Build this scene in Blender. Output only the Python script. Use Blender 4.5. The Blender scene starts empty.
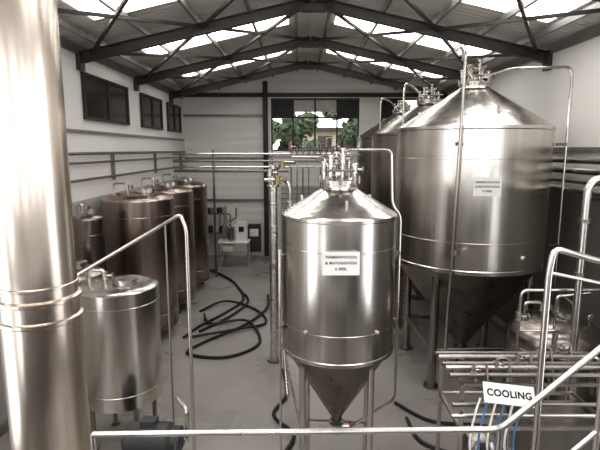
import bpy, bmesh, math, random
from mathutils import Vector, Matrix
random.seed(7)
scene = bpy.context.scene
COL = scene.collection

# ---------------------------------------------------------------- materials
def new_mat(name):
    m = bpy.data.materials.new(name); m.use_nodes = True
    nt = m.node_tree
    return m, nt, nt.nodes['Principled BSDF']

def plain(name, col, rough=0.6, metal=0.0, var=0.12, scale=3.0, bump=0.0, bscale=30):
    m, nt, b = new_mat(name)
    tc = nt.nodes.new('ShaderNodeTexCoord')
    n = nt.nodes.new('ShaderNodeTexNoise'); n.inputs['Scale'].default_value = scale
    n.inputs['Detail'].default_value = 5
    nt.links.new(tc.outputs['Object'], n.inputs['Vector'])
    r = nt.nodes.new('ShaderNodeValToRGB')
    r.color_ramp.elements[0].position = 0.3; r.color_ramp.elements[1].position = 0.7
    r.color_ramp.elements[0].color = [c*(1-var) for c in col]+[1]
    r.color_ramp.elements[1].color = [min(1, c*(1+var)) for c in col]+[1]
    nt.links.new(n.outputs['Fac'], r.inputs['Fac'])
    nt.links.new(r.outputs['Color'], b.inputs['Base Color'])
    b.inputs['Roughness'].default_value = rough
    b.inputs['Metallic'].default_value = metal
    if bump > 0:
        n2 = nt.nodes.new('ShaderNodeTexNoise'); n2.inputs['Scale'].default_value = bscale
        nt.links.new(tc.outputs['Object'], n2.inputs['Vector'])
        bp = nt.nodes.new('ShaderNodeBump'); bp.inputs['Strength'].default_value = bump
        bp.inputs['Distance'].default_value = 0.02
        nt.links.new(n2.outputs['Fac'], bp.inputs['Height'])
        nt.links.new(bp.outputs['Normal'], b.inputs['Normal'])
    return m

def steel(name, col, rough=0.25, aniso=0.6, wav=0.25, streak=5.0):
    m, nt, b = new_mat(name)
    tc = nt.nodes.new('ShaderNodeTexCoord')
    mp = nt.nodes.new('ShaderNodeMapping'); mp.inputs['Scale'].default_value = (streak, streak, 0.15)
    nt.links.new(tc.outputs['Object'], mp.inputs['Vector'])
    n = nt.nodes.new('ShaderNodeTexNoise'); n.inputs['Scale'].default_value = 1.0; n.inputs['Detail'].default_value = 2
    nt.links.new(mp.outputs['Vector'], n.inputs['Vector'])
    r = nt.nodes.new('ShaderNodeValToRGB')
    r.color_ramp.elements[0].position = 0.3; r.color_ramp.elements[1].position = 0.7
    r.color_ramp.elements[0].color = [c*0.85 for c in col]+[1]
    r.color_ramp.elements[1].color = [min(1, c*1.1) for c in col]+[1]
    nt.links.new(n.outputs['Fac'], r.inputs['Fac'])
    nt.links.new(r.outputs['Color'], b.inputs['Base Color'])
    b.inputs['Metallic'].default_value = 1.0
    mr = nt.nodes.new('ShaderNodeMapRange')
    mr.inputs['To Min'].default_value = rough*0.8; mr.inputs['To Max'].default_value = rough*1.25
    nt.links.new(n.outputs['Fac'], mr.inputs['Value'])
    nt.links.new(mr.outputs['Result'], b.inputs['Roughness'])
    if aniso > 0:
        b.inputs['Anisotropic'].default_value = aniso
        t = nt.nodes.new('ShaderNodeTangent'); t.direction_type = 'RADIAL'; t.axis = 'Z'
        nt.links.new(t.outputs['Tangent'], b.inputs['Tangent'])
    if wav > 0:
        bp = nt.nodes.new('ShaderNodeBump'); bp.inputs['Strength'].default_value = wav
        bp.inputs['Distance'].default_value = 0.03
        nt.links.new(n.outputs['Fac'], bp.inputs['Height'])
        nt.links.new(bp.outputs['Normal'], b.inputs['Normal'])
    return m

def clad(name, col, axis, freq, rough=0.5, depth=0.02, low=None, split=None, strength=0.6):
    m, nt, b = new_mat(name)
    tc = nt.nodes.new('ShaderNodeTexCoord')
    w = nt.nodes.new('ShaderNodeTexWave'); w.wave_type = 'BANDS'; w.bands_direction = axis
    w.inputs['Scale'].default_value = freq; w.wave_profile = 'SIN'
    nt.links.new(tc.outputs['Object'], w.inputs['Vector'])
    n = nt.nodes.new('ShaderNodeTexNoise'); n.inputs['Scale'].default_value = 0.7; n.inputs['Detail'].default_value = 6
    nt.links.new(tc.outputs['Object'], n.inputs['Vector'])
    r = nt.nodes.new('ShaderNodeValToRGB')
    r.color_ramp.elements[0].color = [c*0.88 for c in col]+[1]
    r.color_ramp.elements[1].color = [min(1, c*1.06) for c in col]+[1]
    nt.links.new(n.outputs['Fac'], r.inputs['Fac'])
    out = r.outputs['Color']
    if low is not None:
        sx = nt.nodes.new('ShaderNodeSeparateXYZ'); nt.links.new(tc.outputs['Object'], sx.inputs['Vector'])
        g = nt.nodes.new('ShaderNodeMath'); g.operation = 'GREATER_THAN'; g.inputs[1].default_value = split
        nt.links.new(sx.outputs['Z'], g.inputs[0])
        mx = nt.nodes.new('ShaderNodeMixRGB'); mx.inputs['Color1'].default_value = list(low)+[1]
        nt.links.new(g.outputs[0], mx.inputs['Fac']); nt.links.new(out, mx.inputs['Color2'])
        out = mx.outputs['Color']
    nt.links.new(out, b.inputs['Base Color'])
    b.inputs['Roughness'].default_value = rough
    bp = nt.nodes.new('ShaderNodeBump'); bp.inputs['Strength'].default_value = strength
    bp.inputs['Distance'].default_value = depth
    nt.links.new(w.outputs['Fac'], bp.inputs['Height']); nt.links.new(bp.outputs['Normal'], b.inputs['Normal'])
    return m

def emis(name, col, s):
    m, nt, b = new_mat(name)
    b.inputs['Base Color'].default_value = list(col)+[1]
    b.inputs['Emission Color'].default_value = list(col)+[1]
    b.inputs['Emission Strength'].default_value = s
    b.inputs['Roughness'].default_value = 0.5
    return m

M_STEEL = steel('brushed_stainless', (0.66, 0.63, 0.59), 0.21, 0.5, 0.26)
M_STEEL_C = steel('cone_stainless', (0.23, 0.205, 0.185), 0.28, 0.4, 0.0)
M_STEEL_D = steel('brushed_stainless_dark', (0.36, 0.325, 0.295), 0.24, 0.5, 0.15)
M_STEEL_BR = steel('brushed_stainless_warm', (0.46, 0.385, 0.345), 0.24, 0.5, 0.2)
M_FLUE = steel('polished_flue_steel', (0.74, 0.66, 0.585), 0.24, 0.6, 0.14, 9)
M_PIPE = steel('pipe_stainless', (0.64, 0.61, 0.58), 0.25, 0, 0)
M_PIPE_D = steel('pipe_stainless_dull', (0.30, 0.28, 0.255), 0.35, 0, 0)
M_FOIL = plain('foil_insulation', (0.72, 0.70, 0.67), 0.3, 1.0, 0.2, 12, 0.8, 18)
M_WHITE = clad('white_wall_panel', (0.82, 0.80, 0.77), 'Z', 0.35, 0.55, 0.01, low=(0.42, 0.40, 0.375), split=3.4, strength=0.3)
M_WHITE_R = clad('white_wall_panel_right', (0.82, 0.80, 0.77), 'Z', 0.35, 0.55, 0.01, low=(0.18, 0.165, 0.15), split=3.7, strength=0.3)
M_BACKW = clad('far_wall_cladding', (0.82, 0.80, 0.77), 'Z', 0.9, 0.55, 0.02)
M_ROOF = clad('roof_sheet', (0.68, 0.66, 0.63), 'Y', 1.6, 0.5, 0.03)
M_BEAM = plain('painted_steel_beam', (0.055, 0.046, 0.042), 0.5, 0.2, 0.2, 4)
M_PURLIN = plain('galvanised_purlin', (0.27, 0.26, 0.25), 0.45, 0.5, 0.15, 4)
M_SKY = emis('polycarbonate_skylight', (1.0, 0.985, 0.955), 4.5)
M_BLACK = plain('black_rubber', (0.012, 0.012, 0.013), 0.45, 0, 0.2, 5)
M_FRAME = plain('window_frame_dark', (0.035, 0.03, 0.028), 0.4)
M_DARKGLASS = plain('dark_window_glass', (0.06, 0.045, 0.04), 0.12, 0, 0.25, 0.8)
M_BLIND = plain('window_blind', (0.04, 0.038, 0.04), 0.7)
M_BLIND_L = plain('window_blind_light', (0.5, 0.48, 0.44), 0.7)
M_SIGN = plain('sign_white', (0.86, 0.85, 0.82), 0.5, 0, 0.02)
M_TEXT = plain('sign_lettering', (0.015, 0.015, 0.018), 0.7, 0, 0.02)
M_BLUE = plain('blue_hose', (0.08, 0.22, 0.42), 0.4)
M_RED = plain('red_valve_paint', (0.3, 0.05, 0.03), 0.45)
M_WHITEP = plain('white_enamel', (0.75, 0.74, 0.72), 0.35)
M_YEL = plain('yellow_brass', (0.40, 0.32, 0.18), 0.35, 0.7)
M_LEAF = plain('foliage', (0.06, 0.08, 0.045), 0.8, 0, 0.6, 2.5, 1.0, 8)
M_BUILD = plain('outdoor_render', (0.40, 0.34, 0.27), 0.8)
M_GROUND = plain('outdoor_ground', (0.2, 0.22, 0.12), 0.9)
M_WOOD = plain('ladder_red', (0.22, 0.09, 0.06), 0.5)
M_MOTOR = plain('motor_dark_paint', (0.05, 0.05, 0.052), 0.5)

def floor_mat():
    m, nt, b = new_mat('epoxy_concrete_floor')
    tc = nt.nodes.new('ShaderNodeTexCoord')
    n = nt.nodes.new('ShaderNodeTexNoise'); n.inputs['Scale'].default_value = 0.6; n.inputs['Detail'].default_value = 8
    nt.links.new(tc.outputs['Object'], n.inputs['Vector'])
    r = nt.nodes.new('ShaderNodeValToRGB')
    r.color_ramp.elements[0].position = 0.3; r.color_ramp.elements[1].position = 0.72
    r.color_ramp.elements[0].color = (0.25, 0.232, 0.216, 1); r.color_ramp.elements[1].color = (0.345, 0.325, 0.305, 1)
    nt.links.new(n.outputs['Fac'], r.inputs['Fac']); nt.links.new(r.outputs['Color'], b.inputs['Base Color'])
    mr = nt.nodes.new('ShaderNodeMapRange'); mr.inputs['To Min'].default_value = 0.15; mr.inputs['To Max'].default_value = 0.45
    nt.links.new(n.outputs['Fac'], mr.inputs['Value']); nt.links.new(mr.outputs['Result'], b.inputs['Roughness'])
    return m
M_FLOOR = floor_mat()

# ---------------------------------------------------------------- builder
class B:
    def __init__(s):
        s.bm = bmesh.new(); s.mats = []
    def mi(s, m):
        if m not in s.mats: s.mats.append(m)
        return s.mats.index(m)
    def face(s, vs, m):
        try:
            f = s.bm.faces.new(vs); f.material_index = s.mi(m); f.smooth = True; return f
        except ValueError: return None
    def box(s, c, size, m, rot=None):
        c = Vector(c); hx, hy, hz = [d/2 for d in size]
        R = rot if rot is not None else Matrix.Identity(3)
        v = [s.bm.verts.new(c + R @ Vector((x*hx, y*hy, z*hz))) for x in (-1, 1) for y in (-1, 1) for z in (-1, 1)]
        for q in ((0,1,3,2),(4,6,7,5),(0,4,5,1),(2,3,7,6),(0,2,6,4),(1,5,7,3)):
            s.face([v[i] for i in q], m)
    def bar(s, p, q, w, h, m):
        p, q = Vector(p), Vector(q); d = q-p; L = d.length
        y = d.normalized(); up = Vector((0,0,1)) if abs(y.z) < 0.95 else Vector((1,0,0))
        x = y.cross(up).normalized(); z = x.cross(y)
        R = Matrix((x, y, z)).transposed()
        s.box((p+q)/2, (w, L, h), m, R)
    def ibeam(s, p, q, w, h, m, t=0.02):
        p, q = Vector(p), Vector(q); d = (q-p).normalized()
        up = Vector((0,0,1)) if abs(d.z) < 0.95 else Vector((0,1,0))
        x = d.cross(up).normalized(); z = x.cross(d)
        s.bar(p, q, t, h, m)
        s.bar(p+z*h/2, q+z*h/2, w, t, m); s.bar(p-z*h/2, q-z*h/2, w, t, m)
    def lathe(s, prof, cx, cy, m, seg=64, axis=None, origin=None):
        # support rings next to profile corners keep long plates flat-shaded along their height
        P = [prof[0]]
        for (r0, z0), (r1, z1) in zip(prof, prof[1:]):
            L = math.hypot(r1-r0, z1-z0)
            if L > 0.25 and min(r0, r1) > 0.03:
                k = 0.012/L
                P.append((r0+(r1-r0)*k, z0+(z1-z0)*k)); P.append((r1+(r0-r1)*k, z1+(z0-z1)*k))
            P.append((r1, z1))
        rings = []
        for r, z in P:
            ring = []
            for i in range(seg):
                a = 2*math.pi*i/seg
                if axis is None: co = Vector((cx+r*math.cos(a), cy+r*math.sin(a), z))
                else:
                    ax = Vector(axis).normalized(); u = ax.orthogonal().normalized(); w = ax.cross(u)
                    co = Vector(origin) + ax*z + u*(r*math.cos(a)) + w*(r*math.sin(a))
                ring.append(s.bm.verts.new(co))
            rings.append(ring)
        for a, b in zip(rings, rings[1:]):
            for i in range(seg):
                j = (i+1) % seg
                s.face([a[i], a[j], b[j], b[i]], m)
        s.face(list(reversed(rings[0])), m); s.face(rings[-1], m)
    def disc(s, o, ax, r, t, m, seg=20):
        s.lathe([(r, -t/2), (r, t/2)], 0, 0, m, seg, ax, o)
    def tube(s, pts, r, m, bend=None, seg=10):
        P = [Vector(p) for p in pts]
        bend = r*3 if bend is None else bend
        out = [P[0]]
        for i in range(1, len(P)-1):
            a, b, c = P[i-1], P[i], P[i+1]
            d1, d2 = (a-b), (c-b)
            k = min(bend, d1.length*0.49, d2.length*0.49)
            if k < 1e-4: out.append(b); continue
            s0, s1 = b+d1.normalized()*k, b+d2.normalized()*k
            for t in range(6):
                u = t/5; out.append(s0*(1-u)**2 + b*2*u*(1-u) + s1*u*u)
        out.append(P[-1])
        Q = [out[0]]
        for p in out[1:]:
            if (p-Q[-1]).length > 1e-4: Q.append(p)
        n = None; rings = []
        for i, p in enumerate(Q):
            t = (Q[min(i+1, len(Q)-1)]-Q[max(i-1, 0)]).normalized()
            if n is None: n = t.orthogonal().normalized()
            n = (n - t*n.dot(t)).normalized(); w = t.cross(n)
            rings.append([s.bm.verts.new(p+n*(r*math.cos(2*math.pi*k/seg))+w*(r*math.sin(2*math.pi*k/seg))) for k in range(seg)])
        for a, b in zip(rings, rings[1:]):
            for i in range(seg):
                j = (i+1) % seg
                s.face([a[i], a[j], b[j], b[i]], m)
        s.face(list(reversed(rings[0])), m); s.face(rings[-1], m)
    def done(s, name, parent=None):
        bm = s.bm
        bmesh.ops.recalc_face_normals(bm, faces=bm.faces)
        for e in bm.edges:
            if len(e.link_faces) == 2 and e.calc_face_angle(0) > 0.55: e.smooth = False
        me = bpy.data.meshes.new(name); bm.to_mesh(me); bm.free()
        for m in s.mats: me.materials.append(m)
        o = bpy.data.objects.new(name, me); COL.objects.link(o)
        if parent: o.parent = parent
        return o

def empty(name, loc=(0,0,0)):
    e = bpy.data.objects.new(name, None); COL.objects.link(e); e.empty_display_size = 0.2
    return e

def smooth_curve(pts, n=8):
    P = [Vector(p) for p in pts]; out = []
    for i in range(len(P)-1):
        p0 = P[max(i-1, 0)]; p1 = P[i]; p2 = P[i+1]; p3 = P[min(i+2, len(P)-1)]
        for k in range(n):
            t = k/n
            out.append(0.5*((2*p1)+(p2-p0)*t+(2*p0-5*p1+4*p2-p3)*t*t+(3*p1-p0-3*p2+p3)*t**3))
    out.append(P[-1]); return out

def text(name, body, size, loc, rot, parent, spacing=1.0, bold=0.03):
    c = bpy.data.curves.new(name, 'FONT'); c.body = body; c.size = size
    c.align_x = 'CENTER'; c.align_y = 'CENTER'; c.extrude = 0.0003; c.offset = size*bold
    c.space_line = spacing; c.space_character = 1.08
    c.materials.append(M_TEXT)
    o = bpy.data.objects.new(name, c); COL.objects.link(o)
    o.location = loc; o.rotation_euler = rot; o.parent = parent
    return o

def valve(b, p, r=0.05, m=None, wheel=M_RED):
    p = Vector(p); m = m or M_PIPE
    b.lathe([(r*0.7, -r*1.4), (r*1.3, -r*1.4), (r*1.3, -r), (r, -r), (r, r), (r*1.3, r), (r*1.3, r*1.4), (r*.7, r*1.4)], 0, 0, m, 14, (0,0,1), p)
    b.tube([p, p+Vector((r*3, 0, 0))], r*0.4, m)
    b.disc(p+Vector((r*3, 0, 0)), (1,0,0), r*1.2, r*0.4, wheel, 14)

# ---------------------------------------------------------------- room shell
XL, XR, YB, YF = -4.8, 5.4, -4.0, 20.3
EAVE, RX, RZ = 6.75, 0.3, 7.9
b = B(); b.box(((XL+XR)/2, (YB+YF)/2, -0.1), (XR-XL+0.4, YF-YB+0.4, 0.2), M_FLOOR); b.done('floor')

def side_wall(name, x, t, ops, m):
    b = B(); y = YB-0.2
    for y0, y1, z0, z1 in ops:
        b.box((x+t/2, (y+y0)/2, EAVE/2), (t, y0-y, EAVE), m)
        b.box((x+t/2, (y1+y0)/2, z0/2), (t, y1-y0, z0), m)
        b.box((x+t/2, (y1+y0)/2, (z1+EAVE)/2), (t, y1-y0, EAVE-z1), m)
        y = y1
    ye = YF+0.2
    b.box((x+t/2, (y+ye)/2, EAVE/2), (t, ye-y, EAVE), m)
    b.done(name)
side_wall('wall_left', XL-0.2, 0.2, [(-3.2, -0.4, 0.9, 6.2), (0.9, 3.2, 0.9, 6.2)], M_WHITE)  # openings are out of view, added to let daylight in from the left
side_wall('wall_right', XR, 0.2, [(-3.2, -1.2, 3.4, 6.2), (0.9, 3.0, 0.9, 6.2)], M_WHITE_R)  # unseen openings here too, added for side light and streaks on the steel

def gable(b, y, t, m):
    vs = []
    for yy in (y, y+t):
        vs.append([b.bm.verts.new(Vector(p)) for p in ((XL, yy, EAVE), (XR, yy, EAVE), (RX, yy, RZ))])
    b.face(vs[0], m); b.face(vs[1], m)
    for i in range(3):
        j = (i+1) % 3; b.face([vs[0][i], vs[0][j], vs[1][j], vs[1][i]], m)

def wall_with_openings(name, y, t, ops, m):
    b = B(); x = XL
    for x0, x1, z0, z1 in ops:
        b.box(((x+x0)/2, y+t/2, EAVE/2), (x0-x, t, EAVE), m)
        b.box(((x1+x0)/2, y+t/2, z0/2), (x1-x0, t, z0), m)
        b.box(((x1+x0)/2, y+t/2, (z1+EAVE)/2), (x1-x0, t, EAVE-z1), m)
        x = x1
    b.box(((x+XR)/2, y+t/2, EAVE/2), (XR-x, t, EAVE), m)
    gable(b, y, t, m)
    return b.done(name)
wall_with_openings('wall_far', YF, 0.2, [(-1.2, 2.45, 4.45, 6.6), (3.35, 4.9, 4.9, 6.6)], M_BACKW)
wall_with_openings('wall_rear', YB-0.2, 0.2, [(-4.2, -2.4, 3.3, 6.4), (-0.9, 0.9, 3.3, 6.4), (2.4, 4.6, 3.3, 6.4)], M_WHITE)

# roof
b = B()
def slope_pt(x, y, off=0.0):
    if x <= RX: z = EAVE+(RZ-EAVE)*(x-XL)/(RX-XL)
    else: z = EAVE+(RZ-EAVE)*(XR-x)/(XR-RX)
    return Vector((x, y, z+off))
for xa, xb in ((XL-0.2, RX), (RX, XR+0.2)):
    lo = [slope_pt(xa, YB-0.2), slope_pt(xb, YB-0.2), slope_pt(xb, YF+0.2), slope_pt(xa, YF+0.2)]
    v0 = [b.bm.verts.new(p) for p in lo]; v1 = [b.bm.verts.new(p+Vector((0,0,0.08))) for p in lo]
    b.face(v0, M_ROOF); b.face(v1, M_ROOF)
    for i in range(4):
        j = (i+1) % 4; b.face([v0[i], v0[j], v1[j], v1[i]], M_ROOF)
b.done('ceiling')
# skylights
b = B()
def sky_panel(xa, xb, ya, yb):
    p = [slope_pt(xa, ya, -0.02), slope_pt(xb, ya, -0.02), slope_pt(xb, yb, -0.02), slope_pt(xa, yb, -0.02)]
    v = [b.bm.verts.new(q) for q in p]; w = [b.bm.verts.new(q+Vector((0,0,0.015))) for q in p]
    b.face(v, M_SKY); b.face(w, M_SKY)
    for i in range(4):
        j = (i+1) % 4; b.face([v[i], v[j], w[j], w[i]], M_SKY)
for ya, yb in ((-1.0, 0.0), (1.0, 2.4), (4.7, 6.2), (8.2, 9.6), (12.0, 13.2), (15.8, 16.9)):
    sky_panel(-3.9, -0.3, ya, yb); sky_panel(0.9, 4.7, ya, yb)
b.done('roof_skylight_panels')

# roof steel
trY = [0.2, 3.7, 7.2, 10.8, 14.4, 18.2]
for k, y in enumerate(trY):
    b = B()
    for xa, xb in ((XL+0.05, RX), (RX, XR-0.05)):
        b.ibeam(slope_pt(xa, y, -0.30), slope_pt(xb, y, -0.30), 0.15, 0.20, M_BEAM, 0.025)
    for x, sx in ((XL+0.05, 1), (XR-0.05, -1)):
        b.box((x, y, EAVE-0.35), (0.1, 0.22, 0.4), M_BEAM)
    b.box((RX, y, RZ-0.42), (0.5, 0.2, 0.14), M_BEAM)
    b.done('roof_rafter_frame')
b = B()
for x in (-4.3, -3.3, -2.2, -1.1, -0.1, 0.7, 1.8, 2.9, 3.9, 4.8):
    b.bar(slope_pt(x, YB, -0.10), slope_pt(x, YF, -0.10), 0.06, 0.12, M_PURLIN)
b.done('roof_purlins')
b = B()
for y0, y1 in ((3.7, 7.2), (7.2, 10.8), (10.8, 14.4), (14.4, 18.2)):
    for xa, xb in ((-4.5, -2.1), (-2.1, 0.2), (0.4, 2.9), (2.9, 5.1)):
        b.bar(slope_pt(xa, y0, -0.25), slope_pt(xb, y1, -0.25), 0.06, 0.06, M_BEAM)
        b.bar(slope_pt(xb, y0, -0.27), slope_pt(xa, y1, -0.27), 0.06, 0.06, M_BEAM)
b.done('roof_cross_bracing')

# windows
def window(name, x0, x1, z0, z1, y, cols, rows, blinds):
    b = B(); t = 0.07
    xs = [x0+(x1-x0)*i/cols for i in range(cols+1)]
    for x in xs: b.box((min(max(x, x0+t/2), x1-t/2), y, (z0+z1)/2), (t, 0.1, z1-z0), M_FRAME)
    for z in rows: b.box(((x0+x1)/2, y, z), (x1-x0, 0.1, t), M_FRAME)
    for (i, za, zb, m) in blinds:
        b.box(((xs[i]+xs[i+1])/2, y+0.02, (za+zb)/2), (xs[i+1]-xs[i], 0.03, zb-za), m)
    b.done(name)
window('window_1', -1.2, 2.45, 4.45, 6.6, YF+0.08, 4, [4.48, 5.82, 6.56], [(0, 5.85, 6.55, M_BLIND), (3, 5.85, 6.55, M_BLIND), (1, 6.05, 6.55, M_BLIND_L), (2, 6.05, 6.55, M_BLIND_L)])
window('window_2', 3.35, 4.9, 4.9, 6.6, YF+0.08, 2, [4.93, 5.82, 6.56], [(0, 5.85, 6.55, M_BLIND)])
for i, (x0, x1) in enumerate(((-4.2, -2.4), (-0.9, 0.9), (2.4, 4.6))):
    window('window_%d' % (3+i), x0, x1, 3.3, 6.4, YB-0.1, 2, [3.33, 6.37], [])
for i, (y0, y1) in enumerate(((10.9, 13.6), (14.8, 16.9), (17.7, 19.5))):
    b = B()
    b.box((XL+0.02, (y0+y1)/2, 5.68), (0.03, y1-y0, 0.95), M_DARKGLASS)
    for z in (5.2, 6.16): b.box((XL+0.04, (y0+y1)/2, z), (0.07, y1-y0+0.08, 0.06), M_FRAME)
    for y in (y0, (y0+y1)/2, y1): b.box((XL+0.04, y, 5.68), (0.07, 0.06, 0.96), M_FRAME)
    b.done('window_%d' % (6+i))

# far wall column & girts
b = B(); b.ibeam((-1.42, YF-0.14, 0), (-1.42, YF-0.14, EAVE+0.5), 0.2, 0.2, M_BEAM, 0.03)
b.done('steel_column')
b = B()
for z in (2.4, 4.15, 5.9):
    b.box(((XL-1.5)/2, YF-0.06, z), (abs(XL)-1.5, 0.08, 0.09), M_PURLIN)
b.box((0.62, YF-0.06, 4.3), (4.0, 0.1, 0.12), M_WHITEP)
b.box(((XL+XR)/2, YF-0.06, EAVE-0.03), (XR-XL, 0.1, 0.16), M_BEAM)
b.done('trim_1')
b = B()
b.box((XL+0.03, 12, 4.9), (0.06, 16, 0.06), M_PURLIN); b.box((XR-0.03, 12, 4.5), (0.06, 16, 0.1), M_PURLIN)
b.box((XR-0.03, 8, EAVE-0.12), (0.05, 24, 0.2), M_PURLIN); b.box((XL+0.03, 8, EAVE-0.12), (0.05, 24, 0.2), M_PURLIN)
b.done('trim_2')
b = B()
b.box((XL+0.03, 8, 0.08), (0.06, 24.5, 0.16), M_PURLIN)
b.done('baseboard_left')
b = B()
b.box((0.5, YF-0.04, 1.5), (2.6, 0.06, 3.0), M_BLIND_L)
for i in range(14): b.box((0.5, YF-0.08, 0.15+i*0.21), (2.6, 0.03, 0.03), M_PURLIN)
b.done('door_1')

b = B()
b.box(((XL+XR)/2, -1.95, 2.8), (XR-XL, 4.1, 0.2), M_PURLIN)
b.done('mezzanine_slab')

# outdoors
b = B(); b.box((0, 45, -0.3), (120, 48, 0.2), M_GROUND); b.done('outdoor_ground')
def tree(x, y, h, r):
    b = B()
    b.lathe([(0.25, -0.2), (0.18, h*0.6), (0.1, h*0.8)], x, y, M_WOOD, 10)
    for i in range(12):
        c = Vector((x+random.uniform(-r, r)*0.8, y+random.uniform(-r, r)*0.7, h-r*0.6+random.uniform(-r, r*0.6)))
        res = bmesh.ops.create_icosphere(b.bm, subdivisions=3, radius=r*random.uniform(0.22, 0.42), matrix=Matrix.Translation(c))
        mi = b.mi(M_LEAF)
        for v in res['verts']:
            v.co += (v.co-c).normalized()*random.uniform(-0.12, 0.16)*r
            for f in v.link_faces: f.material_index = mi
    b.done('garden_tree')
for x, y, h, r in ((-3.5, 29, 6.4, 1.8), (-0.6, 31, 6.4, 1.6), (6.2, 30, 6.6, 2.0), (3.2, 33, 7.3, 1.6)):
    tree(x, y, h, r)
b = B()
b.box((3, 42, 3.0), (8, 5, 6.0), M_BUILD); b.box((3, 41.8, 6.1), (8.8, 6, 0.3), M_FRAME)
for x in (0, 2, 4, 6): b.box((x, 39.45, 5.0), (1.1, 0.1, 1.2), M_DARKGLASS)
b.done('neighbouring_building')

# ---------------------------------------------------------------- tanks
def ferm_tank(cx, cy, R, z_tip, z_bot, z_sh, z_ap, r_top, body_m, cone_m, leg_r, leg_off, leg_rad, sc=1.0, fs=1.0):
    e = empty('fermentation_tank')
    b = B()
    g = 0.008*sc
    prof = [(R-0.03, z_bot), (R+g, z_bot+0.01), (R+g, z_bot+0.05*sc), (R, z_bot+0.06*sc)]
    H = z_sh-z_bot
    for f in (0.22, 0.78):
        z = z_bot+H*f
        prof += [(R, z-0.007), (R+0.003, z-0.003), (R+0.003, z+0.003), (R, z+0.007)]
    prof += [(R, z_sh-0.05*sc), (R+g, z_sh-0.04*sc), (R+g, z_sh-0.005), (R-0.015, z_sh+0.015)]
    prof += [(r_top*1.05, z_ap), (r_top, z_ap+0.03)]
    b.lathe(prof, cx, cy, body_m, 96); b.done('body', e)
    b = B()
    rt = 0.07*sc
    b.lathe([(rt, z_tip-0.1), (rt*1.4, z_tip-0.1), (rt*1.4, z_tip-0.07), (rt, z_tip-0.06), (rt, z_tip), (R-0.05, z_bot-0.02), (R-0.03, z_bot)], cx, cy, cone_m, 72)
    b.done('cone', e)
    b = B()
    for k in range(4):
        a = leg_off+k*math.pi/2
        x, y = cx+leg_rad*math.cos(a), cy+leg_rad*math.sin(a)
        b.tube([(x, y, 0.02), (x, y, z_bot+0.0)], leg_r, M_STEEL_D if sc > 1 else M_PIPE, seg=16)
        b.disc((x, y, 0.02), (0,0,1), leg_r*1.9, 0.04, M_PIPE_D)
        b.disc((x, y, z_bot-0.05), (0,0,1), leg_r*1.3, 0.1, M_PIPE_D)
        a2 = a+math.pi/2
        b.tube([(x, y, z_bot*0.32), (cx+leg_rad*math.cos(a2), cy+leg_rad*math.sin(a2), z_bot*0.32)], leg_r*0.5, M_PIPE_D)
    b.done('legs', e)
    b = B()
    z = z_ap+0.03; sc = sc*fs
    b.lathe([(r_top, z-0.03), (r_top, z+0.05*sc), (r_top*1.12, z+0.05*sc), (r_top*1.12, z+0.08*sc), (r_top*.9, z+0.09*sc), (r_top*0.35, z+0.14*sc), (r_top*.35, z+0.2*sc)], cx, cy, M_PIPE, 36)
    for k in range(8):
        a = k*math.pi/4
        b.lathe([(0.018*sc, z+0.03*sc), (0.025*sc, z+0.08*sc), (0.018*sc, z+0.13*sc)], cx+r_top*1.1*math.cos(a), cy+r_top*1.1*math.sin(a), M_PIPE_D, 8)
    for dx, dy, hh in ((-0.5, -0.2, 0.38), (0.15, -0.45, 0.46), (0.55, 0.2, 0.34), (-0.1, 0.5, 0.42), (-0.85, 0.1, 0.3), (0.85, -0.2, 0.28)):
        x, y = cx+dx*r_top, cy+dy*r_top
        b.tube([(x, y, z+0.04*sc), (x, y, z+hh*sc)], 0.022*sc, M_PIPE)
        valve(b, (x, y, z+hh*sc*0.75), 0.032*sc, M_PIPE, M_PIPE_D)
        b.disc((x, y, z+hh*sc), (0,0,1), 0.045*sc, 0.02*sc, M_PIPE)
    b.tube([(cx-0.5*r_top, cy-.2*r_top, z+0.36*sc), (cx+.55*r_top, cy+.2*r_top, z+0.33*sc)], 0.018*sc, M_PIPE)
    b.tube([(cx-.8*r_top, cy-.5*r_top, z+0.2*sc), (cx+.8*r_top, cy-.5*r_top, z+0.2*sc)], 0.015*sc, M_PIPE_D)
    for k in range(3):
        a = 0.6+k*2.1; rr = R*0.72; zz = z_sh+(z_ap-z_sh)*(1-0.72)/(1-r_top/R)
        b.box((cx+rr*math.cos(a), cy+rr*math.sin(a), zz+0.03*sc), (0.03*sc, 0.08*sc, 0.1*sc), M_PIPE)
    b.done('top_fittings', e)
    return e

# centre tank
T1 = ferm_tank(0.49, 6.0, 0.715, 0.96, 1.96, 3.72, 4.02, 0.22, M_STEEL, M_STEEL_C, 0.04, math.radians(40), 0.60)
b = B()
b.tube([(0.55, 5.98, 4.14), (0.55, 5.98, 4.50), (1.13, 6.0, 4.50), (1.16, 6.0, 3.82), (1.27, 6.0, 3.68), (1.27, 6.0, 1.2), (0.62, 6.0, 0.75), (0.5, 6.0, 0.8)], 0.018, M_PIPE, 0.08)
b.tube([(0.42, 6.0, 4.12), (0.3, 6.3, 4.4), (-0.1, 6.6, 4.4)], 0.018, M_PIPE, 0.06)
b.tube([(-0.25, 5.75, 3.3), (-0.25, 5.75, 0.6), (0.2, 5.7, 0.45)], 0.016, M_PIPE, 0.06)
for z in (3.2, 2.3): b.box((-0.23, 5.83, z), (0.05, 0.14, 0.04), M_PIPE_D)
for z in (3.2, 2.3): b.box((1.24, 6.0, z), (0.07, 0.05, 0.05), M_PIPE_D)
valve(b, (0.5, 6.0, 0.80), 0.06)
b.disc((0.05, 5.43, 2.35), (-0.6, -0.8, 0), 0.03, 0.06, M_PIPE)
b.disc((0.93, 5.43, 2.35), (0.6, -0.8, 0), 0.03, 0.06, M_PIPE)
b.done('pipework', T1)
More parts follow.
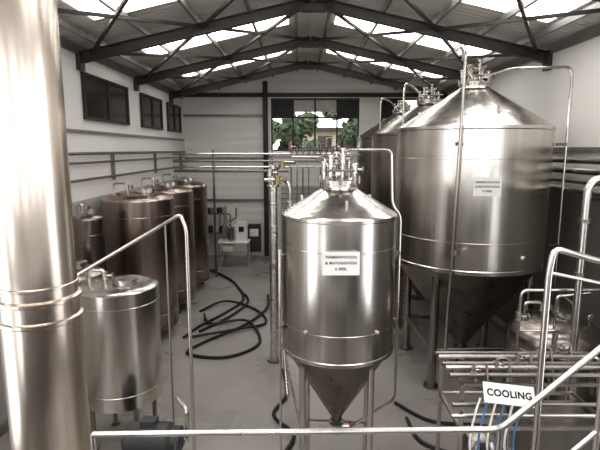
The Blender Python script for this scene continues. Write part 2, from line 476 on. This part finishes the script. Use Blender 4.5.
b = B(); b.box((0.46, 5.252, 3.24), (0.42, 0.012, 0.27), M_SIGN)
b.box((0.46, 5.274, 3.24), (0.3, 0.035, 0.03), M_PIPE); b.done('sign_plate', T1)
text('sign_text', 'FERMENTATION\n& MATURATION\n6 000L', 0.045, (0.46, 5.2435, 3.245), (math.pi/2, 0, 0), T1, 1.5, 0.02)

# tall tanks
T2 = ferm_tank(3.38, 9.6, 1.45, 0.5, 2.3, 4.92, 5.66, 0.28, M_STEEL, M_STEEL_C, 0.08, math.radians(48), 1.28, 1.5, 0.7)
b = B()
b.tube([(3.3, 9.5, 5.85), (3.0, 9.2, 6.2), (2.72, 8.45, 6.25), (2.72, 8.2, 6.1), (2.62, 8.2, 0.9), (3.0, 8.8, 0.35), (3.38, 9.5, 0.45)], 0.026, M_PIPE, 0.12)
b.tube([(3.45, 9.5, 5.85), (3.9, 9.2, 5.98), (4.88, 9.0, 5.98), (4.93, 9.0, 5.8), (4.93, 9.0, 1.2), (4.3, 9.2, 0.5)], 0.026, M_PIPE, 0.12)
b.tube([(3.38, 9.6, 0.45), (3.38, 9.6, 0.25), (3.38, 8.4, 0.25)], 0.045, M_PIPE, 0.1)
valve(b, (3.38, 8.6, 0.27), 0.08)
for z in (4.6, 2.7): b.box((2.70, 8.27, z), (0.08, 0.15, 0.06), M_PIPE_D); b.box((4.83, 9.0, z), (0.18, 0.06, 0.05), M_PIPE_D)
b.disc((2.88, 8.24, 2.75), (-.35, -.95, 0), 0.05, 0.08, M_PIPE); b.disc((3.95, 8.27, 2.6), (.35, -.95, 0), 0.05, 0.08, M_PIPE)
b.done('pipework', T2)
a = math.radians(8)
n = Vector((-math.sin(a), -math.cos(a), 0)); c = Vector((3.38, 9.6, 3.88))+n*1.47
b = B(); b.box(c, (0.46, 0.014, 0.32), M_SIGN, Matrix.Rotation(-a, 3, 'Z')); b.done('sign_plate', T2)
text('sign_text', 'FERMENTATION\n& MATURATION\n12 000L', 0.050, c+n*0.010, (math.pi/2, 0, -a), T2, 1.5, 0.02)

for k, yy in enumerate((12.95, 16.3)):
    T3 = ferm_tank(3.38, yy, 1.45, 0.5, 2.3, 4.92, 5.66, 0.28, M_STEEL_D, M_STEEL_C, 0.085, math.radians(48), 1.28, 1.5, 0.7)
    b = B()
    b.tube([(3.2, yy-.1, 5.85), (2.9, yy-.4, 6.05), (2.5, yy-1.25, 6.05), (2.45, yy-1.3, 5.9), (2.45, yy-1.3, 0.9), (3.3, yy-.2, 0.4)], 0.026, M_PIPE, 0.12)
    b.done('pipework', T3)

# left row of vessels
def side_tank(cx, cy, R, z0, z1, dome, m, name='brite_tank', nleg=4):
    e = empty(name)
    b = B()
    prof = [(0.05, z0-dome*0.8), (R*0.5, z0-dome*0.62), (R*0.85, z0-dome*0.25), (R, z0)]
    for f in (0.12, 0.88):
        z = z0+(z1-z0)*f
        prof += [(R, z-0.01), (R+0.004, z-0.005), (R+0.004, z+0.005), (R, z+0.01)]
    prof += [(R, z1), (R*0.96, z1+dome*0.3), (R*0.8, z1+dome*0.62), (R*0.5, z1+dome*0.87), (R*0.2, z1+dome), (0.02, z1+dome)]
    b.lathe(prof, cx, cy, m, 72); b.done('body', e)
    b = B()
    for k in range(nleg):
        a = 0.7+k*2*math.pi/nleg; x, y = cx+R*0.8*math.cos(a), cy+R*0.8*math.sin(a)
        b.tube([(x, y, 0), (x, y, z0)], 0.035, M_PIPE_D); b.disc((x, y, 0.015), (0,0,1), 0.07, 0.03, M_PIPE_D)
    zt = z1+dome
    b.lathe([(R*0.28, zt-0.05), (R*.28, zt+0.03), (R*.32, zt+0.03), (R*.32, zt+0.06), (R*.1, zt+0.08)], cx+R*0.2, cy, M_PIPE, 24)
    b.tube([(cx-R*0.3, cy, zt-0.06), (cx-R*0.3, cy, zt+0.18), (cx-R*0.7, cy, zt+0.18), (cx-R*0.7, cy, zt-0.08)], 0.025, M_PIPE)
    valve(b, (cx-R*0.3, cy, zt+0.1), 0.04, M_PIPE, M_PIPE_D)
    b.disc((cx+R*0.5, cy-R*0.5, zt+0.05), (0.2,-1,0), 0.05, 0.03, M_PIPE); b.tube([(cx+R*.5, cy-R*.45, zt-0.12), (cx+R*.5, cy-R*.45, zt+0.05)], 0.012, M_PIPE_D)
    b.done('fittings', e)
    return e
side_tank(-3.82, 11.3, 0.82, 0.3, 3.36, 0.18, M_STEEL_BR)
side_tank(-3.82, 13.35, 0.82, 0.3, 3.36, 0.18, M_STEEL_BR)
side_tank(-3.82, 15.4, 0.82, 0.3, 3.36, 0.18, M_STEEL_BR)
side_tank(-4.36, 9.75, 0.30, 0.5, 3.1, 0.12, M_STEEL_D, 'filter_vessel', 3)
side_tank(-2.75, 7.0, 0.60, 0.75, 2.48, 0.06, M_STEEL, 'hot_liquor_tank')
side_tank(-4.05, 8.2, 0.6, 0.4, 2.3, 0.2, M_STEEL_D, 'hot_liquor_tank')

# small domed vessel right
V = side_tank(4.02, 7.25, 0.70, 0.5, 1.62, 0.34, M_STEEL_D, 'pressure_vessel')
b = B()
for x in (3.55, 4.5):
    b.tube([(x, 6.5, 0.4), (x, 6.4, 0.9), (x, 6.4, 2.5), (x+0.45, 6.4, 2.55)], 0.018, M_PIPE)
b.tube([(3.0, 6.3, 0.3), (3.0, 6.3, 2.62), (4.45, 6.3, 2.62), (4.45, 6.3, 1.6), (4.8, 6.5, 1.6)], 0.022, M_PIPE, 0.12)
b.tube([(3.0, 6.3, 2.05), (3.55, 6.3, 2.05), (3.55, 6.4, 1.6)], 0.02, M_PIPE, 0.06)
b.tube([(4.05, 7.25, 1.85), (4.05, 7.25, 2.3), (3.85, 6.45, 2.35)], 0.022, M_PIPE)
valve(b, (4.45, 6.3, 2.1), 0.045, None, M_PIPE_D); valve(b, (3.0, 6.3, 2.25), 0.04, None, M_PIPE_D)
b.done('pipework', V)

# ---------------------------------------------------------------- insulated standpipe
b = B()
b.tube([(-0.55, 9.8, 0.05), (-0.55, 9.8, 3.75)], 0.085, M_FOIL, seg=18)
b.disc((-0.55, 9.8, 0.03), (0,0,1), 0.16, 0.05, M_PIPE_D)
for z in (0.7, 1.4, 2.1, 2.8, 3.4): b.disc((-0.55, 9.8, z), (0,0,1), 0.092, 0.03, M_PIPE)
b.lathe([(0.09, 3.75), (0.13, 3.76), (0.13, 3.8), (0.05, 3.82), (0.05, 4.1), (0.08, 4.12), (0.08, 4.18), (0.03, 4.2)], -0.55, 9.8, M_PIPE, 20)
b.tube([(-0.72, 9.75, 3.9), (-0.3, 9.75, 3.9), (-0.2, 9.7, 3.75), (-0.2, 9.7, 3.2)], 0.035, M_PIPE)
b.tube([(-0.55, 9.8, 4.0), (-0.35, 9.6, 4.25), (-0.1, 9.4, 4.25)], 0.03, M_PIPE)
valve(b, (-0.45, 9.65, 3.9), 0.06, M_YEL, M_PIPE_D); valve(b, (-0.6, 9.62, 4.05), 0.05, M_PIPE)
valve(b, (-0.2, 9.7, 3.4), 0.05, M_PIPE, M_PIPE_D); valve(b, (-0.35, 9.6, 4.2), 0.05, M_YEL, M_PIPE_D)
b.tube([(-0.35, 9.7, 3.3), (-0.35, 9.7, 0.4), (-0.2, 8.5, 0.3), (0.0, 6.9, 0.3)], 0.022, M_PIPE, 0.1)
b.tube([(-0.45, 9.65, 0.9), (-0.3, 8.6, 0.7), (-0.2, 7.2, 0.6)], 0.03, M_PIPE, 0.1)
b.done('insulated_standpipe')

# process pipe bridge crossing the hall
b = B()
for z, y, x1, r in ((4.36, 16.6, 1.7, 0.035), (4.12, 16.6, 1.7, 0.045), (3.92, 16.55, 1.5, 0.03), (3.78, 16.7, -0.4, 0.05)):
    b.tube([(XL+0.45, y, z), (x1, y, z)], r, M_PIPE_D if r > 0.04 else M_PIPE)
for x in (-3.0, -0.95, 1.4):
    b.bar((x, 16.75, 0), (x, 16.75, 4.5), 0.07, 0.07, M_PIPE_D)
    b.box((x, 16.65, 4.02), (0.06, 0.3, 0.04), M_PIPE_D); b.box((x, 16.65, 4.27), (0.06, 0.3, 0.04), M_PIPE_D)
for i, x in enumerate((-0.3, -0.1, 0.1, 0.3, 0.5, 0.7, 0.9, 1.1, 1.3, 1.5)):
    hh = 4.7+0.2*math.sin(x*9)
    b.tube([(x, 16.55, 4.36), (x, 16.55, hh), (x+0.15, 16.55, hh)], 0.03, M_PIPE_D if i % 2 else M_PIPE)
    valve(b, (x, 16.5, 4.5), 0.06, M_PIPE_D, M_PIPE_D)
    if x != 0.5: b.tube([(x, 16.55, 3.9), (x, 16.55, 1.0+0.2*(i % 3))], 0.025, M_PIPE if i % 2 else M_PIPE_D)
b.box((0.5, 16.55, 1.0), (1.9, 0.2, 0.1), M_PIPE_D)
for x in (-0.35, 1.35): b.bar((x, 16.55, 0), (x, 16.55, 1.0), 0.07, 0.07, M_PIPE_D)
b.done('process_pipe_rack')
# left service pipes
b = B()
for z, r in ((4.42, 0.035), (4.22, 0.025), (3.85, 0.03)):
    b.tube([(XL+0.10, 6.0, z), (XL+0.10, 19.9, z)], r, M_PIPE_D)
for y in (8.9, 12.3, 15.9, 19.3):
    b.box((XL+0.05, y, 4.1), (0.08, 0.05, 0.7), M_PIPE_D)
b.done('service_piping')
b = B()
for i, (z, r) in enumerate(((4.30, 0.05), (4.12, 0.06), (3.93, 0.04), (3.78, 0.05))):
    b.tube([(XR-0.3-0.03*i, 5.2, z), (XR-0.3-0.03*i, 19.5, z)], r, M_PIPE if i % 2 else M_PIPE_D)
for y in (6.0, 8.1, 12.0, 16.0):
    b.box((XR-0.25, y, 3.68), (0.46, 0.06, 0.05), M_BEAM); b.box((XR-0.05, y, 4.0), (0.05, 0.06, 0.8), M_BEAM)
b.tube([(XR-0.3, 6.1, 4.15), (3.66, 6.1, 4.15), (3.66, 6.1, 1.0), (3.66, 5.9, 0.0)], 0.05, M_PIPE, 0.22, 16)
b.disc((3.66, 6.1, 3.6), (0,0,1), 0.075, 0.05, M_PIPE_D); b.disc((3.66, 6.1, 2.9), (0,0,1), 0.075, 0.04, M_PIPE_D)
b.done('steam_main')

# ---------------------------------------------------------------- cooling manifold skid
E = empty('cooling_manifold_skid')
b = B()
for x in (1.72, 2.55, 3.35):
    for y in (4.75, 5.5): b.bar((x, y, 0), (x, y, 2.05), 0.04, 0.04, M_PIPE)
for z in (2.05, 1.55):
    for y in (4.75, 5.5): b.bar((1.72, y, z), (3.35, y, z), 0.035, 0.035, M_PIPE)
    for x in (1.72, 2.55, 3.35): b.bar((x, 4.75, z), (x, 5.5, z), 0.035, 0.035, M_PIPE_D)
b.done('frame', E)
b = B()
for i in range(5):
    y = 4.82+i*0.14; b.tube([(1.6, y, 2.12+0.02*(i % 2)), (3.45, y, 2.12+0.02*(i % 2)), (3.5, y, 1.6)], 0.026, M_PIPE if i % 2 else M_PIPE_D, 0.08)
    x = 1.85+i*0.3
    b.tube([(x, y, 2.12), (x, y, 2.25), (x+0.14, y, 2.25), (x+0.14, y-0.15, 1.8)], 0.014, M_PIPE_D, 0.05)
    valve(b, (x, y, 2.18), 0.024, M_PIPE, M_RED if i == 2 else M_PIPE_D)
b.tube([(1.6, 4.7, 1.85), (3.4, 4.7, 1.85)], 0.025, M_PIPE_D)
b.tube([(1.6, 4.7, 1.72), (3.4, 4.7, 1.72)], 0.025, M_PIPE)
b.done('pipes', E)
b = B()
for i in range(6):
    x = 1.78+i*0.09
    b.tube(smooth_curve([(x+0.1, 4.66, 1.95), (x+0.02, 4.58, 1.8), (x-0.02, 4.57, 1.5), (x+0.05, 4.62, 1.1), (x+0.1, 4.68, 0.5)]), 0.012, M_BLUE if i % 2 else M_SIGN, 0.01, 8)
b.done('blue_hoses', E)
b = B()
b.lathe([(0.2, 0.1), (0.24, 0.14), (0.24, 1.1), (0.18, 1.25), (0.02, 1.3)], 2.1, 5.12, M_STEEL_D, 32)
b.box((2.95, 5.12, 0.9), (0.7, 0.6, 1.2), M_PIPE_D)
b.box((2.5, 5.15, 0.3), (1.5, 0.7, 0.05), M_BEAM)
b.done('chiller_unit', E)
# cooling sign
b = B()
rot = Matrix.Rotation(math.radians(7), 3, 'Y') @ Matrix.Rotation(math.radians(-38), 3, 'X')
sc_ = Vector((2.10, 4.50, 2.07))
b.box(sc_, (0.52, 0.012, 0.20), M_SIGN, rot)
b.bar(sc_+Vector((0, 0.02, 0)), (2.10, 4.76, 2.04), 0.02, 0.02, M_PIPE_D)
b.done('sign_plate', E)
nrm = rot @ Vector((0, -1, 0))
q = (rot.to_4x4() @ Matrix.Rotation(math.pi/2, 4, 'X')).to_euler()
text('sign_text', 'COOLING', 0.095, sc_+nrm*0.009, q, E, 1.0, 0.035)

# ---------------------------------------------------------------- landing with rail
b = B(); r = 0.018
b.tube([(-1.17, 2.5, 2.91), (1.13, 2.5, 2.94), (1.68, 2.5, 3.45), (2.2, 2.5, 3.97)], r, M_PIPE, 0.06, 12)
b.tube([(-1.17, 2.5, 2.4), (1.15, 2.5, 2.4), (2.2, 2.5, 3.45)], r*0.8, M_PIPE, 0.06, 12)
for x, z in ((-1.17, 2.91), (0.0, 2.92), (1.13, 2.94)):
    b.tube([(x, 2.5, 1.80), (x, 2.5, z)], r*0.9, M_PIPE, seg=12)
b.tube([(1.68, 2.5, 2.3), (1.68, 2.5, 3.45)], r*0.9, M_PIPE, seg=12)
b.box((-0.05, 1.9, 1.80), (2.5, 1.4, 0.08), M_PURLIN)
for x in (-1.2, 1.1):
    for y in (1.3, 2.5): b.bar((x, y, 0), (x, y, 1.76), 0.08, 0.08, M_BEAM)
for i in range(5):
    b.box((1.3+i*0.25, 1.9, 1.98+i*0.22), (0.26, 1.2, 0.04), M_PURLIN)
b.bar((1.15, 2.5, 1.75), (2.4, 2.5, 2.88), 0.04, 0.2, M_BEAM)
b.bar((1.15, 1.3, 1.75), (2.4, 1.3, 2.88), 0.04, 0.2, M_BEAM)
b.done('stair_landing')
b = B()
b.tube([(-2.5, 4.5, 3.10), (-1.13, 4.5, 3.90), (-1.08, 4.5, 3.75), (-1.08, 4.5, 0)], 0.018, M_PIPE, 0.05, 12)
b.tube([(-2.5, 4.5, 0), (-2.5, 4.5, 3.1)], 0.02, M_PIPE, seg=10)
b.tube([(-1.28, 4.5, 0), (-1.28, 4.5, 3.80)], 0.009, M_PIPE_D, seg=10)
b.done('stair_handrail')
b = B()
b.tube([(2.9, 3.0, 3.55), (1.9, 3.0, 3.80), (1.62, 3.0, 3.88), (1.60, 3.0, 3.72), (1.60, 3.0, 0)], 0.021, M_PIPE, 0.06, 12)
b.tube([(2.9, 3.0, 3.45), (1.60, 3.0, 3.72)], 0.012, M_PIPE, seg=10)
b.tube([(2.9, 3.0, 0), (2.9, 3.0, 3.55)], 0.022, M_PIPE, seg=10)
b.done('stair_handrail')

# flue
b = B()
fx, fy, R = -1.77, 3.15, 0.24
prof = [(R+0.012, 0), (R+0.012, 3.36), (R+0.025, 3.37), (R+0.025, 3.39), (R+0.008, 3.40), (R+0.008, 3.50), (R+0.025, 3.51), (R+0.025, 3.53), (R, 3.54), (R, 3.60), (R+0.008, 3.605), (R+0.008, 3.62), (R, 3.625), (R, 6.9)]
b.lathe(prof, fx, fy, M_FLUE, 72); b.done('boiler_flue')

# ---------------------------------------------------------------- floor clutter
b = B()
def hose(pts, r=0.035):
    b.tube(smooth_curve([(x, y, r+0.002+z) for x, y, z in pts], 10), r, M_BLACK, 0.02, 8)
hose([(-3.6, 17.9, 0), (-2.7, 16.6, 0), (-2.15, 15.6, 0), (-1.72, 14.0, 0), (-2.07, 12.8, 0), (-2.6, 11.7, 0), (-2.8, 11.0, 0)])
hose([(-3.3, 17.6, 0), (-2.4, 16.2, 0), (-1.95, 15.0, 0), (-1.55, 13.8, 0), (-1.9, 12.5, 0), (-2.5, 11.4, 0)])
hose([(-1.0, 14.4, 0), (-0.95, 13.2, 0), (-1.4, 11.8, .03), (-2.2, 10.8, 0), (-2.5, 10.1, 0), (-1.6, 9.9, 0), (-0.95, 10.7, 0), (-1.4, 12.0, 0.06), (-2.3, 11.9, 0.02), (-2.6, 12.5, 0.06)])
hose([(-2.7, 11.0, 0), (-1.7, 11.3, 0.07), (-0.9, 12.0, 0), (-1.3, 13.1, 0), (-2.2, 13.6, 0.07), (-2.8, 12.9, 0)])
b.done('transfer_hose')
b = B()
hose([(-0.35, 9.3, 0), (-0.25, 8.3, 0), (-0.45, 7.6, 0), (-0.1, 7.0, 0), (-0.3, 6.4, 0)], 0.03)
b.done('transfer_hose')
b = B()
hose([(1.7, 8.0, 0), (2.2, 7.4, 0), (3.1, 7.2, 0), (2.6, 6.5, 0), (1.9, 6.8, 0), (1.8, 7.5, 0)], 0.03)
b.done('transfer_hose')

# pump / bottling unit far left
b = B()
x, y = -2.55, 18.3
for dx in (-0.55, 0.55):
    for dy in (-0.3, 0.3): b.tube([(x+dx, y+dy, 0.0), (x+dx, y+dy, 1.0)], 0.03, M_PIPE)
b.box((x, y, 0.5), (1.2, 0.7, 0.05), M_PIPE); b.box((x, y, 1.0), (1.2, 0.7, 0.05), M_WHITEP)
b.lathe([(0.16, 0), (0.18, 0.05), (0.18, 0.4), (0.1, 0.45)], 0, 0, M_WHITEP, 20, (1,0,0), (x-0.45, y, 0.75))
b.box((x+0.3, y, 1.4), (0.4, 0.35, 0.75), M_WHITEP); b.box((x+0.3, y-0.19, 1.5), (0.2, 0.02, 0.2), M_BLACK)
b.tube([(x-0.4, y, 0.9), (x-0.4, y, 1.7), (x+0.1, y, 1.9), (x+0.1, y, 2.3)], 0.035, M_PIPE)
b.lathe([(0.13, 1.02), (0.15, 1.05), (0.15, 1.55), (0.05, 1.65)], x-0.15, y, M_STEEL, 20)
b.tube([(x-0.1, y-.2, 1.0), (x-0.1, y-.2, 2.1), (x-0.5, y-.2, 2.1), (x-0.5, y-.2, 1.6)], 0.03, M_PIPE_D)
valve(b, (x-0.4, y, 1.4), 0.06)
b.done('transfer_pump_cart')
b = B()
b.box((-1.85, 19.3, 0.95), (0.5, 0.4, 1.1), M_BLIND); b.box((-1.85, 19.08, 1.2), (0.35, 0.03, 0.3), M_WHITEP)
for dx in (-.2, .2):
    for dy in (-.15, .15): b.tube([(-1.85+dx, 19.3+dy, 0), (-1.85+dx, 19.3+dy, 0.45)], 0.02, M_PIPE)
b.done('control_cabinet')
def drum(x, y, R, h, m, name):
    b = B()
    b.lathe([(R*.95, 0), (R, 0.03), (R, h*.33), (R*1.03, h*.34), (R*1.03, h*.36), (R, h*.37), (R, h*.66), (R*1.03, h*.67), (R*1.03, h*.69), (R, h*.7), (R, h*.97), (R*.95, h), (R*.9, h-.02)], x, y, m, 28)
    b.disc((x+R*.4, y, h), (0,0,1), R*.12, 0.03, M_BLACK); b.done(name)
drum(-3.9, 18.4, 0.3, 0.9, M_WHITEP, 'storage_drum'); drum(0.1, 18.6, 0.3, 0.9, M_STEEL_D, 'storage_drum')
drum(0.8, 18.9, 0.3, 0.9, M_BLACK, 'storage_drum')
b = B()
b.box((-3.7, 19.7, 1.1), (1.2, 0.5, 0.05), M_PIPE_D); b.box((-3.7, 19.7, 1.9), (1.2, 0.5, 0.05), M_PIPE_D)
for dx in (-0.6, 0.6):
    for dy in (-.25, .25): b.bar((-3.7+dx, 19.7+dy, 0), (-3.7+dx, 19.7+dy, 2.2), 0.04, 0.04, M_PIPE_D)
for i in range(5): b.box((-4.15+i*0.22, 19.7, 1.25), (0.15, 0.3, 0.25), M_WHITEP if i % 2 else M_BLIND)
for i in range(4): b.box((-4.1+i*0.26, 19.7, 2.03), (0.2, 0.3, 0.22), M_BLIND if i % 2 else M_YEL)
b.done('storage_shelf')

# step ladder
b = B()
for dx in (-0.2, 0.2):
    b.bar((2.35+dx, 11.0, 0), (2.35+dx*0.7, 11.3, 2.5), 0.04, 0.07, M_WOOD)
    b.bar((2.35+dx, 11.6, 0), (2.35+dx*0.7, 11.34, 2.5), 0.03, 0.05, M_PIPE_D)
for i in range(8):
    z = 0.28+i*0.29; b.box((2.35, 11.0+0.3*z/2.5, z), (0.38-0.015*i, 0.1, 0.03), M_PIPE)
b.done('step_ladder')
b = B()
b.box((-1.95, 5.9, 0.3), (0.9, 0.6, 0.08), M_PIPE_D)
for dx in (-.4, .4):
    for dy in (-.25, .25): b.tube([(-1.95+dx, 5.9+dy, 0), (-1.95+dx, 5.9+dy, 0.3)], 0.03, M_BLACK)
b.box((-1.95, 5.9, 0.42), (0.5, 0.3, 0.16), M_MOTOR)
b.lathe([(0.12, -0.4), (0.2, -0.36), (0.22, -0.3), (0.22, 0.2), (0.17, 0.25), (0.17, 0.36), (0.08, 0.4)], 0, 0, M_MOTOR, 28, (1,0,0), (-1.95, 5.9, 0.68))
b.box((-2.0, 5.9, 0.92), (0.2, 0.16, 0.1), M_MOTOR)
b.tube([(-1.58, 5.9, 0.68), (-1.5, 5.9, 0.68), (-1.5, 5.9, 1.1), (-1.7, 6.2, 1.1)], 0.03, M_PIPE)
b.done('pump_motor')

# ---------------------------------------------------------------- world, view, camera
w = bpy.data.worlds.new('World'); scene.world = w; w.use_nodes = True
bg = w.node_tree.nodes['Background']; bg.inputs['Color'].default_value = (0.97, 0.975, 1.0, 1); bg.inputs['Strength'].default_value = 3.0
scene.view_settings.view_transform = 'Standard'
try: scene.view_settings.look = 'Medium High Contrast'
except Exception as ex: print('look', ex)
scene.view_settings.exposure = 0.15

cam = bpy.data.cameras.new('camera'); co = bpy.data.objects.new('camera', cam); COL.objects.link(co)
cam.sensor_width = 36; cam.lens = 28.8; cam.clip_start = 0.05; cam.clip_end = 200
co.location = (0, 0, 4.5); co.rotation_euler = (math.radians(90-8.9), 0, 0)
scene.camera = co
